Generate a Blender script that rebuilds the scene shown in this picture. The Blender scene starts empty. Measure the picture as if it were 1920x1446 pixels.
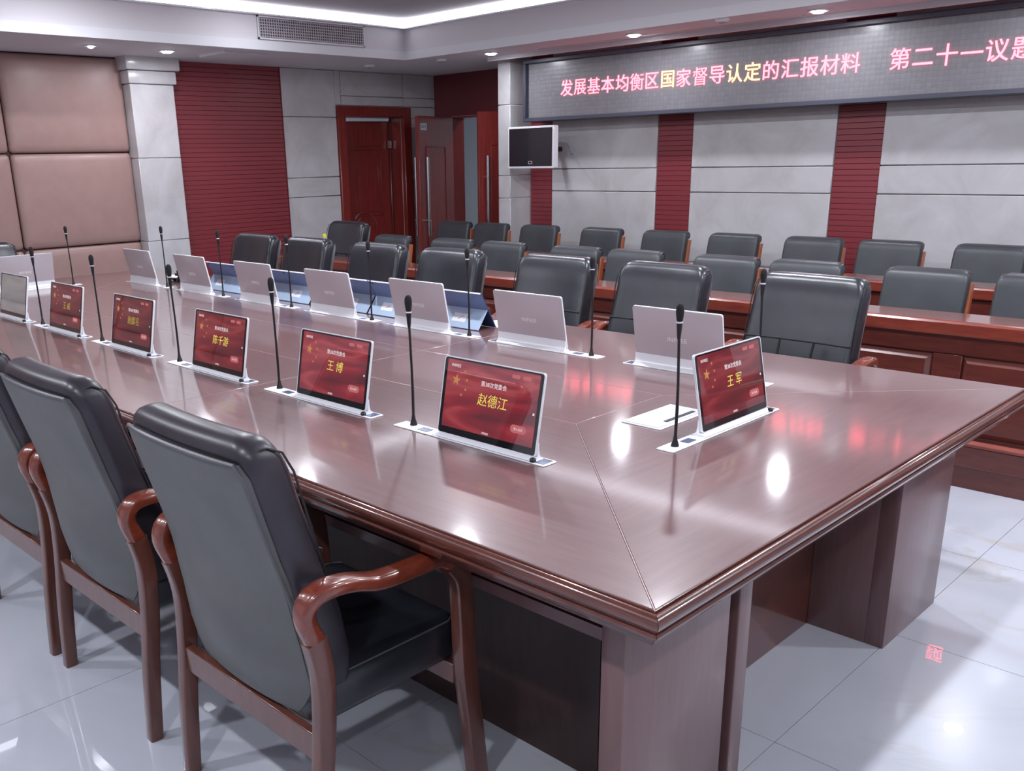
import bpy, bmesh, math, random
from mathutils import Vector, Matrix
random.seed(7)
C = bpy.context.scene.collection
SC = bpy.context.scene
PI = math.pi

# ------------------------------------------------------------------ camera
cam_d = bpy.data.cameras.new('camera'); cam = bpy.data.objects.new('camera', cam_d); C.objects.link(cam)
cam_d.sensor_fit = 'HORIZONTAL'; cam_d.sensor_width = 36.0
cam_d.lens = 36.0 * 1731.8 / 1920
cam_d.shift_x = (960 - 850.8) / 1920; cam_d.shift_y = (842.2 - 723) / 1920
cam_d.clip_start = 0.02; cam_d.clip_end = 100
def cam_rows():
    yaw, pit, rol = 0.8028, 0.3048, -0.0234
    cy, sy, cp, sp, cr, sr = math.cos(yaw), math.sin(yaw), math.cos(pit), math.sin(pit), math.cos(rol), math.sin(rol)
    P = Matrix(((1, 0, 0), (0, cp, -sp), (0, sp, cp))); Q = Matrix(((cr, -sr, 0), (sr, cr, 0), (0, 0, 1)))
    W = Matrix(((cy, sy, 0), (0, 0, -1), (-sy, cy, 0)))   # columns: world X, Y, Z in level camera axes
    return Q @ P @ W
M = cam_rows()
right, down, fwd = Vector(M[0]), Vector(M[1]), Vector(M[2])
R3 = Matrix((right, -down, -fwd)).transposed()
cam.matrix_world = Matrix.Translation((0.783, -1.222, 1.5)) @ R3.to_4x4()
SC.camera = cam

# ------------------------------------------------------------------ world, exposure
w = bpy.data.worlds.new('world'); SC.world = w; w.use_nodes = True
w.node_tree.nodes['Background'].inputs[0].default_value = (0.62, 0.68, 0.9, 1)
w.node_tree.nodes['Background'].inputs[1].default_value = 0.3
SC.view_settings.view_transform = 'Standard'; SC.view_settings.look = 'None'
SC.view_settings.gamma = 1; SC.view_settings.use_curve_mapping = False
SC.view_settings.exposure = 0.28
LAMP_W = 25.0      # one recessed ceiling spot
COVE = 3.6        # cove strip emission
COOL = (0.90, 0.92, 1.0)

# ------------------------------------------------------------------ materials
def mat(name, col, rough=0.5, metal=0.0, coat=0.0, coat_r=0.05, emis=None, es=0.0, spec=0.5, sheen=0):
    m = bpy.data.materials.new(name); m.use_nodes = True
    b = m.node_tree.nodes['Principled BSDF']
    b.inputs['Base Color'].default_value = (*col, 1); b.inputs['Roughness'].default_value = rough
    b.inputs['Metallic'].default_value = metal; b.inputs['Coat Weight'].default_value = coat
    b.inputs['Coat Roughness'].default_value = coat_r; b.inputs['Specular IOR Level'].default_value = spec
    if emis: b.inputs['Emission Color'].default_value = (*emis, 1); b.inputs['Emission Strength'].default_value = es
    return m
def N(m, t): return m.node_tree.nodes.new(t)
def LK(m, a, b): m.node_tree.links.new(a, b)
def bsdf(m): return m.node_tree.nodes['Principled BSDF']
def ramp(m, fac, stops):
    r = N(m, 'ShaderNodeValToRGB'); el = r.color_ramp.elements
    while len(el) < len(stops): el.new(0.5)
    for e, (p, c) in zip(el, stops): e.position = p; e.color = (*c, 1)
    LK(m, fac, r.inputs[0]); return r
def coords(m, scale=(1, 1, 1), kind='pos', rot=(0, 0, 0)):
    mp = N(m, 'ShaderNodeMapping'); mp.inputs['Scale'].default_value = scale; mp.inputs['Rotation'].default_value = rot
    if kind == 'pos': src = N(m, 'ShaderNodeNewGeometry').outputs['Position']
    else: src = N(m, 'ShaderNodeTexCoord').outputs['Object']
    LK(m, src, mp.inputs[0]); return mp.outputs[0]
def noise(m, vec, scale=5, detail=4, rough=0.5, dist=0):
    n = N(m, 'ShaderNodeTexNoise'); n.inputs['Scale'].default_value = scale; n.inputs['Detail'].default_value = detail
    n.inputs['Roughness'].default_value = rough; n.inputs['Distortion'].default_value = dist
    LK(m, vec, n.inputs['Vector']); return n.outputs['Fac']
def bump(m, h, strength=0.2, dist=0.002):
    b = N(m, 'ShaderNodeBump'); b.inputs['Strength'].default_value = strength; b.inputs['Distance'].default_value = dist
    LK(m, h, b.inputs['Height']); LK(m, b.outputs[0], bsdf(m).inputs['Normal'])
def wood(name, dark, light, scl, rough=0.3, coat=1.0, coat_r=0.08, kind='pos'):
    m = mat(name, light, rough, coat=coat, coat_r=coat_r)
    v = coords(m, scl, kind)
    f = noise(m, v, 6, 6, 0.6, 0.6)
    r = ramp(m, f, [(0.3, dark), (0.7, light)])
    LK(m, r.outputs[0], bsdf(m).inputs['Base Color'])
    return m
TD, TL = (0.135, 0.066, 0.066), (0.175, 0.088, 0.086)
m_wood_x = wood('table veneer long grain', TD, TL, (0.8, 9, 9), 0.36, 1.0, 0.085)
m_wood_y = wood('table veneer cross grain', TD, TL, (9, 0.8, 9), 0.36, 1.0, 0.085)
m_mold = wood('dark mahogany moulding', (0.075, 0.018, 0.012), (0.13, 0.034, 0.022), (2, 2, 9), 0.25, 1.0, 0.07)
m_leg = wood('table pedestal veneer', (0.135, 0.066, 0.066), (0.165, 0.084, 0.084), (7, 7, 0.8), 0.38, 0.6, 0.2)
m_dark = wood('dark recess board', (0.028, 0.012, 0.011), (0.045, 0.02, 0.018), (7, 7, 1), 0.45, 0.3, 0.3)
m_desk = wood('red brown desk veneer', (0.15, 0.024, 0.016), (0.24, 0.045, 0.026), (1.2, 9, 9), 0.3, 0.6, 0.15)
m_desktop = wood('desk top veneer', (0.16, 0.05, 0.04), (0.24, 0.08, 0.062), (1.2, 9, 9), 0.25, 1.0, 0.1)
m_deskdark = wood('dark desk panel', (0.075, 0.014, 0.010), (0.12, 0.024, 0.016), (1.2, 9, 9), 0.33, 0.6, 0.2)
m_door = wood('red lacquered door', (0.16, 0.018, 0.016), (0.24, 0.030, 0.024), (8, 8, 0.7), 0.32, 0.5, 0.15)
m_chairwood = wood('chair frame wood', (0.085, 0.028, 0.02), (0.14, 0.045, 0.03), (8, 8, 1.5), 0.32, 0.8, 0.12, 'obj')
m_armwood = wood('polished red armrest wood', (0.12, 0.020, 0.010), (0.20, 0.038, 0.018), (8, 2, 8), 0.25, 1.0, 0.08, 'obj')
m_stile = wood('orange chair stile wood', (0.30, 0.085, 0.035), (0.42, 0.13, 0.05), (8, 8, 1.5), 0.35, 0.6, 0.15, 'obj')

def leather(name, col, rough, var=0.25, bs=0.12):
    m = mat(name, col, rough, coat=0.15, coat_r=0.3)
    v = coords(m, (1, 1, 1), 'obj')
    f = noise(m, v, 9, 3)
    r = ramp(m, f, [(0.3, tuple(c * (1 - var) for c in col)), (0.7, tuple(c * (1 + var) for c in col))])
    LK(m, r.outputs[0], bsdf(m).inputs['Base Color'])
    bump(m, noise(m, v, 260, 2), bs, 0.0006)
    return m
m_leather = leather('black glossy leather', (0.016, 0.018, 0.025), 0.30); bsdf(m_leather).inputs['Coat Weight'].default_value = 0.4
m_leather_purple = leather('black leather cushion', (0.026, 0.022, 0.030), 0.36)
m_backleather = leather('grey green back leather', (0.095, 0.098, 0.099), 0.55, 0.12, 0.3)
m_rowleather = leather('slate black leather', (0.036, 0.040, 0.047), 0.45, 0.15)
m_piping = mat('leather piping', (0.09, 0.09, 0.10), 0.3)
m_seam = mat('seam thread', (0.008, 0.008, 0.01), 0.5)
m_stitch = mat('pale stitching', (0.10, 0.10, 0.12), 0.6)

def stone(name, a, b, c, scale=1.0, rough=0.3, coat=0.3):
    m = mat(name, b, rough, coat=coat, coat_r=0.1)
    v = coords(m, (1, 1, 1))
    f = noise(m, v, 1.7 * scale, 8, 0.62, 1.2)
    r = ramp(m, f, [(0.28, a), (0.5, b), (0.72, c)])
    LK(m, r.outputs[0], bsdf(m).inputs['Base Color'])
    return m
m_stone = stone('cream grey marble cladding', (0.44, 0.425, 0.43), (0.52, 0.51, 0.52), (0.585, 0.58, 0.60), 1.4)
# floor marble: pale with sparse ochre veins
m_floor = mat('polished pale marble tile', (0.6, 0.62, 0.68), 0.22, coat=1.0, coat_r=0.012)
v = coords(m_floor)
f1 = noise(m_floor, v, 1.1, 6, 0.55, 0.8)
r1 = ramp(m_floor, f1, [(0.3, (0.50, 0.53, 0.60)), (0.6, (0.60, 0.63, 0.70))])
f2 = noise(m_floor, v, 0.9, 5, 0.6, 1.8)
r2 = ramp(m_floor, f2, [(0.465, (0, 0, 0)), (0.5, (0.75, 0.75, 0.75)), (0.52, (0, 0, 0))])
f3 = noise(m_floor, v, 0.7, 2)
r3 = ramp(m_floor, f3, [(0.50, (0, 0, 0)), (0.66, (1, 1, 1))])
mu = N(m_floor, 'ShaderNodeMath'); mu.operation = 'MULTIPLY'; LK(m_floor, r2.outputs[0], mu.inputs[0]); LK(m_floor, r3.outputs[0], mu.inputs[1])
mx = N(m_floor, 'ShaderNodeMix'); mx.data_type = 'RGBA'
LK(m_floor, mu.outputs[0], mx.inputs[0]); LK(m_floor, r1.outputs[0], mx.inputs[6]); mx.inputs[7].default_value = (0.46, 0.42, 0.32, 1)
LK(m_floor, mx.outputs[2], bsdf(m_floor).inputs['Base Color'])
m_grout = mat('floor joint', (0.22, 0.21, 0.22), 0.8)

m_pad = leather('brown wall leather', (0.33, 0.205, 0.185), 0.42, 0.05, 0.5)
m_padgap = mat('dark pad gap', (0.07, 0.035, 0.03), 0.7)
m_slat = mat('dark red slat', (0.21, 0.026, 0.036), 0.42, coat=0.15, coat_r=0.25)
m_slatback = mat('slat groove', (0.045, 0.006, 0.01), 0.7)
m_redpanel = mat('dark red panel', (0.13, 0.018, 0.024), 0.4, coat=0.2, coat_r=0.2)
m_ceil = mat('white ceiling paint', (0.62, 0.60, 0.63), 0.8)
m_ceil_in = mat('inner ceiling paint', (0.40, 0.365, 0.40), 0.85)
m_joint = mat('pale marble joint', (0.62, 0.62, 0.63), 0.6)
m_joint_glint = mat('painted joint highlight', (0.42, 0.31, 0.31), 0.35)
m_fascia = mat('white fascia paint', (0.66, 0.67, 0.70), 0.7)
m_wallp = mat('plain wall paint', (0.58, 0.57, 0.60), 0.8)
m_corr = mat('corridor wall paint', (0.50, 0.54, 0.58), 0.8)
m_white = mat('satin white metal', (0.80, 0.82, 0.86), 0.3, coat=0.3)
m_silver = mat('silver aluminium', (0.60, 0.57, 0.61), 0.32, metal=0.35)
m_silver_b = mat('bright aluminium base', (0.92, 0.94, 0.97), 0.3, metal=0.1)
m_plate = mat('anodised flip cover', (0.56, 0.60, 0.62), 0.4, metal=0.2)
m_steel = mat('brushed steel', (0.62, 0.62, 0.64), 0.22, metal=1.0)
m_black = mat('black plastic', (0.012, 0.012, 0.014), 0.35)
m_foam = mat('black foam', (0.014, 0.013, 0.015), 0.9)
m_bezel = mat('black glass bezel', (0.006, 0.006, 0.008), 0.06, coat=1.0, coat_r=0.02)
m_btn = mat('blue grey button glass', (0.10, 0.13, 0.22), 0.15, coat=0.6)
m_logo = mat('pale printed mark', (0.95, 0.95, 0.97), 0.4)
m_blue = mat('blue folio cover', (0.12, 0.18, 0.36), 0.42, coat=0.2)
m_navy = mat('navy folio inside', (0.03, 0.045, 0.14), 0.5)
m_lblue = mat('pale blue folio flap', (0.40, 0.53, 0.70), 0.4)
m_paper = mat('white paper', (0.80, 0.83, 0.88), 0.7)
m_signframe = mat('navy sign frame', (0.055, 0.058, 0.085), 0.4)
m_glow = mat('ceiling strip diffuser', (1, 1, 1), 0.5, emis=COOL, es=COVE)
m_lens = mat('lit spot lens', (1, 1, 1), 0.4, emis=COOL, es=40)
m_fillglow = mat('added fill panel glow', (1, 1, 1), 0.5, emis=COOL, es=16)  # glow of the unseen panels added beyond the doors
m_lensdim = mat('unlit spot lens', (0.35, 0.35, 0.37), 0.4)
m_tvscreen = mat('television glass', (0.012, 0.010, 0.016), 0.25, coat=0.3)
m_yellow = mat('yellow cap', (0.75, 0.68, 0.05), 0.4)
m_bottle = mat('clear bottle', (0.75, 0.8, 0.75), 0.1); bsdf(m_bottle).inputs['Transmission Weight'].default_value = 0.6
m_led_red = mat('red diodes', (0.3, 0.02, 0.03), 0.5, emis=(1.0, 0.12, 0.16), es=4.8)
m_led_or = mat('amber diodes', (0.3, 0.1, 0.03), 0.5, emis=(1.0, 0.42, 0.20), es=2.8)
m_txt_gold = mat('yellow screen text', (0.2, 0.2, 0.02), 0.3, emis=(0.66, 0.54, 0.11), es=0.8)
m_txt_gold_dim = mat('dim yellow screen text', (0.2, 0.2, 0.02), 0.3, emis=(0.50, 0.34, 0.07), es=0.45)
m_txt_white = mat('white screen text', (0.3, 0.3, 0.3), 0.3, emis=(0.72, 0.66, 0.68), es=0.6)
m_txt_pill = mat('screen button', (0.16, 0.05, 0.05), 0.2, emis=(0.38, 0.10, 0.11), es=0.8)
m_star = mat('gold star', (0.2, 0.12, 0.02), 0.3, emis=(0.50, 0.20, 0.08), es=0.6)
m_frost = mat('frosted glass', (0.42, 0.48, 0.52), 0.4)

def screen_mat(name, k, gray=0):
    m = mat(name, (0.03, 0.012, 0.014), 0.12, coat=1.0, coat_r=0.01); bsdf(m).inputs['Coat IOR'].default_value = 1.9
    v = coords(m, (1.2, 1, 5.5), 'obj', (0, 0.35, 0))
    f = noise(m, v, 3.2, 2, 0.4, 1.0)
    if gray: r = ramp(m, f, [(0.3, (0.16, 0.17, 0.18)), (0.7, (0.22, 0.23, 0.24))])
    else: r = ramp(m, f, [(0.30, (0.12, 0.012, 0.020)), (0.5, (0.36, 0.020, 0.034)), (0.62, (0.52, 0.07, 0.08)), (0.75, (0.27, 0.016, 0.026))])
    LK(m, r.outputs[0], bsdf(m).inputs['Emission Color']); bsdf(m).inputs['Emission Strength'].default_value = k
    return m
m_scr = [screen_mat('red draped wallpaper bright', 0.58), screen_mat('red draped wallpaper', 0.40), screen_mat('red draped wallpaper dim', 0.24), screen_mat('painted grey reflection', 0.9, 1)]  # dim copies imitate oblique viewing; the grey one paints a reflection as glow
# LED sign face: black modules with faint grid and glinting cells
m_ledface = mat('sign module face', (0.16, 0.155, 0.175), 0.42, coat=0.35, coat_r=0.2)
v = coords(m_ledface, (1, 1, 1))
sp = N(m_ledface, 'ShaderNodeSeparateXYZ'); LK(m_ledface, v, sp.inputs[0])
cb = N(m_ledface, 'ShaderNodeCombineXYZ'); LK(m_ledface, sp.outputs[0], cb.inputs[0]); LK(m_ledface, sp.outputs[2], cb.inputs[1])
br = N(m_ledface, 'ShaderNodeTexBrick'); br.offset = 0; br.inputs['Scale'].default_value = 1
br.inputs['Brick Width'].default_value = 0.034; br.inputs['Row Height'].default_value = 0.034; br.inputs['Mortar Size'].default_value = 0.0014
br.inputs['Color1'].default_value = (0.165, 0.16, 0.178, 1); br.inputs['Color2'].default_value = (0.19, 0.185, 0.20, 1); br.inputs['Mortar'].default_value = (0.14, 0.138, 0.15, 1)
LK(m_ledface, cb.outputs[0], br.inputs['Vector']); LK(m_ledface, br.outputs['Color'], bsdf(m_ledface).inputs['Base Color'])
vo = N(m_ledface, 'ShaderNodeTexVoronoi'); vo.inputs['Scale'].default_value = 30; vo.inputs['Randomness'].default_value = 0.25
LK(m_ledface, cb.outputs[0], vo.inputs['Vector']); bump(m_ledface, vo.outputs['Distance'], 0.12, 0.01)

# ------------------------------------------------------------------ mesh helpers
class MB:
    def __init__(s): s.v = []; s.f = []; s.mi = []
    def add(s, vs, fs, mi=0):
        o = len(s.v); s.v += [tuple(p) for p in vs]; s.f += [tuple(i + o for i in f) for f in fs]; s.mi += [mi] * len(fs); return s
    def box(s, x0, x1, y0, y1, z0, z1, mi=0):
        return s.add([(x0, y0, z0), (x1, y0, z0), (x1, y1, z0), (x0, y1, z0), (x0, y0, z1), (x1, y0, z1), (x1, y1, z1), (x0, y1, z1)],
              [(0, 3, 2, 1), (4, 5, 6, 7), (0, 1, 5, 4), (1, 2, 6, 5), (2, 3, 7, 6), (3, 0, 4, 7)], mi)
    def prism(s, prof, a, b, fn, mi=0):
        """closed 2D profile extruded from a to b; fn(p, q, t) -> xyz"""
        n = len(prof); vs = [fn(p, q, a) for p, q in prof] + [fn(p, q, b) for p, q in prof]
        fs = [(i, (i + 1) % n, n + (i + 1) % n, n + i) for i in range(n)] + [tuple(range(n - 1, -1, -1)), tuple(range(n, 2 * n))]
        return s.add(vs, fs, mi)
    def loft(s, rings, closed=True, cap=True, mi=0):
        n = len(rings[0]); vs = [p for r in rings for p in r]; fs = []
        for k in range(len(rings) - 1):
            for i in range(n if closed else n - 1):
                j = (i + 1) % n; fs.append((k * n + i, k * n + j, (k + 1) * n + j, (k + 1) * n + i))
        if cap: fs.append(tuple(range(n - 1, -1, -1))); b = (len(rings) - 1) * n; fs.append(tuple(b + i for i in range(n)))
        return s.add(vs, fs, mi)
    def tube(s, pts, r, n=8, mi=0):
        pts = [Vector(p) for p in pts]; rings = []; up = Vector((0.13, 0.21, 0.97))
        for i, p in enumerate(pts):
            t = (pts[min(i + 1, len(pts) - 1)] - pts[max(i - 1, 0)]).normalized()
            a = t.cross(up)
            if a.length < 0.2: a = t.cross(Vector((1, 0.1, 0)))
            a.normalize(); b = t.cross(a).normalized(); rr = r[i] if isinstance(r, (list, tuple)) else r
            rings.append([p + a * rr * math.cos(2 * PI * k / n) + b * rr * math.sin(2 * PI * k / n) for k in range(n)])
        return s.loft(rings, mi=mi)
    def lathe(s, prof, n=20, c=(0, 0, 0), mi=0):
        rings = [[(c[0] + r * math.cos(2 * PI * k / n), c[1] + r * math.sin(2 * PI * k / n), c[2] + z) for k in range(n)] for r, z in prof]
        return s.loft(rings, mi=mi)
    def mesh(s, name, mats, smooth=False, bevel=0, seg=2, auto=None):
        me = bpy.data.meshes.new(name); me.from_pydata(s.v, [], s.f)
        for m_ in (mats if isinstance(mats, (list, tuple)) else [mats]): me.materials.append(m_)
        for p, i in zip(me.polygons, s.mi): p.material_index = i
        bm = bmesh.new(); bm.from_mesh(me); bmesh.ops.recalc_face_normals(bm, faces=bm.faces)
        if bevel:
            ed = [e for e in bm.edges if len(e.link_faces) == 2 and e.calc_face_angle(0) > 0.6]
            bmesh.ops.bevel(bm, geom=ed, offset=bevel, segments=seg, affect='EDGES', profile=0.5, clamp_overlap=True)
        if smooth or bevel:
            for f in bm.faces: f.smooth = True
            for e in bm.edges:
                if len(e.link_faces) == 2 and e.calc_face_angle(0) > (auto or 0.7): e.smooth = False
        bm.to_mesh(me); bm.free(); return me
    def build(s, name, mats, parent=None, loc=(0, 0, 0), rot=(0, 0, 0), **k):
        return ob(name, s.mesh(name, mats, **k), parent, loc, rot)
def ob(name, data, parent=None, loc=(0, 0, 0), rot=(0, 0, 0)):
    o = bpy.data.objects.new(name, data); C.objects.link(o); o.location = loc; o.rotation_euler = rot
    if parent is not None: o.parent = parent
    return o
def tag(o, label=None, cat=None, group=None, kind=None):
    if label: o['label'] = label
    if cat: o['category'] = cat
    if group: o['group'] = group
    if kind: o['kind'] = kind
    return o
def thing(name, label, cat, loc=(0, 0, 0), rz=0, group=None):
    return tag(ob(name, None, None, loc, (0, 0, rz)), label, cat, group)
def struct(name, mb, m, label=None, cat='structure', **k):
    o = mb.build(name, m, **k); tag(o, label or name.replace('_', ' '), cat, kind='structure'); return o
def kids(o): return [c for c in bpy.data.objects if c.parent == o]
CH = {}
def copy_tree(o, parent=None):
    c = o.copy(); C.objects.link(c)
    if parent is not None: c.parent = parent
    for ch in CH_of(o): copy_tree(ch, c)
    return c
def CH_of(o):
    if o.name not in CH: CH[o.name] = kids(o)
    return CH[o.name]
def place(proto, loc, rz, label, group, first):
    o = proto if first else copy_tree(proto)
    o.location = loc; o.rotation_euler = (0, 0, rz); tag(o, label, group=group); return o
def rrect(hx, hy, r, n=4):
    """rounded rectangle outline, ccw"""
    out = []
    for cx, cy, a0 in ((hx - r, hy - r, 0), (-hx + r, hy - r, PI / 2), (-hx + r, -hy + r, PI), (hx - r, -hy + r, 3 * PI / 2)):
        for k in range(n + 1):
            a = a0 + PI / 2 * k / n; out.append((cx + r * math.cos(a), cy + r * math.sin(a)))
    return out
def rlong(hx, hy, r_, n=5, m_=8):
    """rounded rectangle with extra points along its long sides so they can bow"""
    o = rrect(hx, hy, r_, n); out = []
    for i, p in enumerate(o):
        out.append(p); q = o[(i + 1) % len(o)]
        if abs(q[0] - p[0]) > hx: out += [(p[0] + (q[0] - p[0]) * k / m_, p[1] + (q[1] - p[1]) * k / m_) for k in range(1, m_)]
    return out
_tc = {}
def text_mesh(body, size, depth=0.0006, m=None, bold=0.0, shear=0.0, sp=1.0):
    key = (body, size, depth, m.name if m else '', bold, shear, sp)
    if key in _tc: return _tc[key]
    cu = bpy.data.curves.new('lettering', 'FONT'); cu.body = body; cu.size = size; cu.extrude = depth; cu.offset = bold; cu.shear = shear
    cu.align_x = 'CENTER'; cu.align_y = 'CENTER'; cu.resolution_u = 3; cu.space_character = sp
    o = bpy.data.objects.new('lettering', cu); C.objects.link(o); bpy.context.view_layer.update()
    me = bpy.data.meshes.new_from_object(o.evaluated_get(bpy.context.evaluated_depsgraph_get()))
    # centre on bounds
    xs = [v_.co.x for v_ in me.vertices]; ys = [v_.co.y for v_ in me.vertices]
    cx, cy = (min(xs) + max(xs)) / 2, (min(ys) + max(ys)) / 2
    for v_ in me.vertices: v_.co.x -= cx; v_.co.y -= cy
    me.materials.clear(); me.materials.append(m); me.name = 'lettering'
    bpy.data.objects.remove(o); _tc[key] = me; return me

# ------------------------------------------------------------------ room shell
XL, YB, YW, XR, YF, ZC, ZI = -7.065, 6.2, 5.72, 3.2, -3.4, 2.36, 2.69
FX, FY = -5.963, 4.80          # inner edge of the lowered soffit
FXR, FYF = 2.1, -2.3
fl = struct('floor', MB().box(XL - 1.8, XR, YF, YB + 2.2, -0.05, -0.0035), m_grout, 'polished pale marble tiled floor')
tile = MB().box(-.3988, .3988, -.3988, .3988, -0.0035, 0).mesh('floor_tile', m_floor)
x = -0.15 - 0.4 - 0.8 * 8
i = 0
while x < XR:
    y = 0.84 - 0.4 - 0.8 * 5
    while y < YB + 1.6:
        if XL - 1.0 < x and YF < y:
            ob('floor_tile', tile, fl, (x, y, 0))
        y += 0.8
    x += 0.8

# left wall backing with door opening y 4.93..5.71 up to 1.93
wl = MB()
wl.box(XL - 0.24, XL - 0.03, YF, 4.93, 0, 2.7).box(XL - 0.24, XL - 0.03, 5.71, YB, 0, 2.7).box(XL - 0.24, XL - 0.03, 4.93, 5.71, 1.93, 2.7)
wall_left = struct('wall_left', wl, m_joint, 'left wall with brown leather pads, marble and red slats', 'wall')
# leather pads (puffy)
def pad_mesh(w_, h_):
    mb = MB(); rings = []
    for d, ins in ((0.0, 0.004), (0.02, 0.0), (0.04, 0.006), (0.052, 0.022), (0.058, 0.06), (0.062, 0.16)):
        rings.append([(d, p, q) for p, q in rrect(w_ / 2 - ins, h_ / 2 - ins, max(0.012, 0.03 - ins * 0.1) + ins * 0.3, 4)])
    mb.loft(rings); return mb.mesh('leather_pad', m_pad, smooth=True, auto=1.2)
pm = pad_mesh(1.0, 0.735)
MB().box(XL - 0.03, XL - 0.028, YF, 2.61, 0, 2.36).build('pad_backing', m_padgap, wall_left)
MB().box(XL - 0.03, XL - 0.028, 2.99, 4.18, 0, 2.36).build('slat_backing', m_slatback, wall_left)
for k in range(-5, 1):
    for zc in (0.497, 1.24, 1.983):
        ob('leather_pad', pm, wall_left, (XL - 0.03, 2.105 + k * 1.008, zc))
sk = MB().box(XL - 0.03, XL + 0.02, YF, 2.62, 0, 0.125).build('skirting', m_desk, wall_left)
# stone panels on the left wall
def stone_panel(parent, x0, x1, y0, y1, z0, z1, name='marble_panel', g=0.003, m=None):
    return MB().box(min(x0, x1) , max(x0, x1), min(y0, y1), max(y0, y1), z0 + g, z1 - g).build(name, m or m_stone, parent, bevel=0.004, seg=1)
zj = (0.0, 0.62, 1.165, 1.35, 1.92, 2.36)
for a, b in zip(zj[:-1], zj[1:]):
    stone_panel(wall_left, XL - 0.03, XL, 4.187, 4.828, a, b)
    if b <= 1.92: stone_panel(wall_left, XL - 0.03, XL, 5.822, 6.199, a, b)
stone_panel(wall_left, XL - 0.03, XL, 4.83, 4.897, 2.035, 2.36)
stone_panel(wall_left, XL - 0.03, XL, 4.903, 5.733, 2.035, 2.125)
stone_panel(wall_left, XL - 0.03, XL, 4.903, 5.733, 2.125, 2.36)
stone_panel(wall_left, XL - 0.03, XL, 5.739, 6.199, 2.125, 2.36)
stone_panel(wall_left, XL - 0.03, XL, 5.822, 6.199, 1.92, 2.035)
stone_panel(wall_left, XL - 0.03, XL, 5.739, 6.199, 2.035, 2.125)
# red slatted field on the left wall
def slat_field(parent, axis, at, a0, a1, z1, pitch=0.04, name='slat'):
    L = a1 - a0
    if axis == 'y': me = MB().box(-0.03, 0, 0, L, 0.0012, pitch - 0.0012).mesh(name, m_slat, bevel=0.0012, seg=1)
    else: me = MB().box(0, L, 0, 0.03, 0.0012, pitch - 0.0012).mesh(name, m_slat, bevel=0.0012, seg=1)
    z = 0.0
    while z < z1 - 0.02:
        ob(name, me, parent, (at, a0, z) if axis == 'y' else (a0, at, z)); z += pitch
slat_field(wall_left, 'y', XL - 0.002, 3.02, 4.178, ZC)
MB().box(XL - 0.03, XL + 0.004, 4.178, 4.187, 0, ZC).build('edge_strip', m_redpanel, wall_left)
# pilaster
pil = MB().box(XL - 0.03, -6.94, 2.61, 2.985, 0, 2.15).build('pilaster', m_stone, wall_left)
for a, b in ((0, 0.87), (0.87, 1.56), (1.56, 2.15)):
    MB().box(XL - 0.02, -6.925, 2.60, 2.995, a + 0.002, b - 0.002).build('marble_block', m_stone, pil, bevel=0.004, seg=1)
MB().box(XL - 0.02, -6.905, 2.585, 3.02, 2.152, 2.255).build('marble_cap', m_stone, pil, bevel=0.012)
MB().box(XL - 0.02, -6.88, 2.565, 3.05, 2.258, ZC + 0.02).build('marble_cap', m_stone, pil, bevel=0.012)

# door 1: framed door to a side room
d1 = thing('door_1', 'red lacquered single door ajar in left wall, carved panel', 'door', (XL, 5.32, 0)); tag(d1, kind='structure')
def fr(x0, x1, y0, y1, z0, z1, nm='door_frame', m=m_door, p=d1, **k): return MB().box(x0, x1, y0, y1, z0, z1).build(nm, m, p, bevel=0.005, seg=1, **k)
fr(-0.03, 0.025, -0.488, -0.388, 0, 2.03); fr(-0.03, 0.025, 0.388, 0.498, 0, 2.03); fr(-0.03, 0.025, -0.386, 0.386, 1.93, 2.03, 'door_head')
fr(-0.235, -0.031, -0.40, -0.386, 0, 1.93, 'jamb'); fr(-0.235, -0.031, 0.386, 0.40, 0, 1.93, 'jamb'); fr(-0.235, -0.031, -0.386, 0.386, 1.926, 1.94, 'jamb')
fr(-0.20, -0.19, 0.36, 0.386, 0, 1.92, 'door_stop', m_deskdark)
def door_leaf(wd, ht, carved=True):
    """local: hinge edge at y=0, leaf runs to y=-wd, front face at +x"""
    lf = ob('door_leaf', MB().box(-0.02, 0.02, -wd, 0, 0.01, ht).mesh('door_leaf', m_door, bevel=0.003, seg=1))
    def frame(y0, y1, z0, z1, t=0.012):
        mb = MB()
        mb.box(0.02, 0.028, y0, y1, z0, z0 + t).box(0.02, 0.028, y0, y1, z1 - t, z1).box(0.02, 0.028, y0, y0 + t, z0 + t, z1 - t).box(0.02, 0.028, y1 - t, y1, z0 + t, z1 - t)
        mb.build('moulding', m_door, lf, bevel=0.003, seg=1)
    if carved:
        frame(-wd + 0.1, -0.12, 0.92, ht - 0.25); frame(-wd + 0.14, -0.16, 0.96, ht - 0.29, 0.008); frame(-wd + 0.1, -0.12, 0.15, 0.60)
        mb = MB(); cy, cz = -wd / 2 + 0.02, 0.76
        mb.tube([(0.024, cy + 0.17 * math.cos(a), cz - 0.02 + 0.22 * math.sin(a)) for a in [PI * k / 16 for k in range(17)]], 0.009, 6)
        mb.tube([(0.024, cy + 0.13 * math.cos(a), cz - 0.02 + 0.17 * math.sin(a)) for a in [PI * k / 16 for k in range(17)]], 0.006, 6)
        mb.build('carved_arch', m_door, lf, smooth=True)
    else:
        frame(-wd + 0.13, -0.17, 0.2, ht - 0.3, 0.009)
    return lf
lf = door_leaf(0.765, 1.90); lf.parent = d1; lf.location = (-0.235, 0.384, 0); lf.rotation_euler = (0, 0, -math.radians(9))
for z in (0.3, 1.0, 1.7): MB().lathe([(0.007, 0), (0.007, 0.1)], 10, (-0.205, 0.382, z)).build('hinge', m_steel, d1, smooth=True)
MB().box(-0.20, -0.17, 0.34, 0.372, 1.62, 1.70).build('latch_plate', m_steel, d1)

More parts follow.
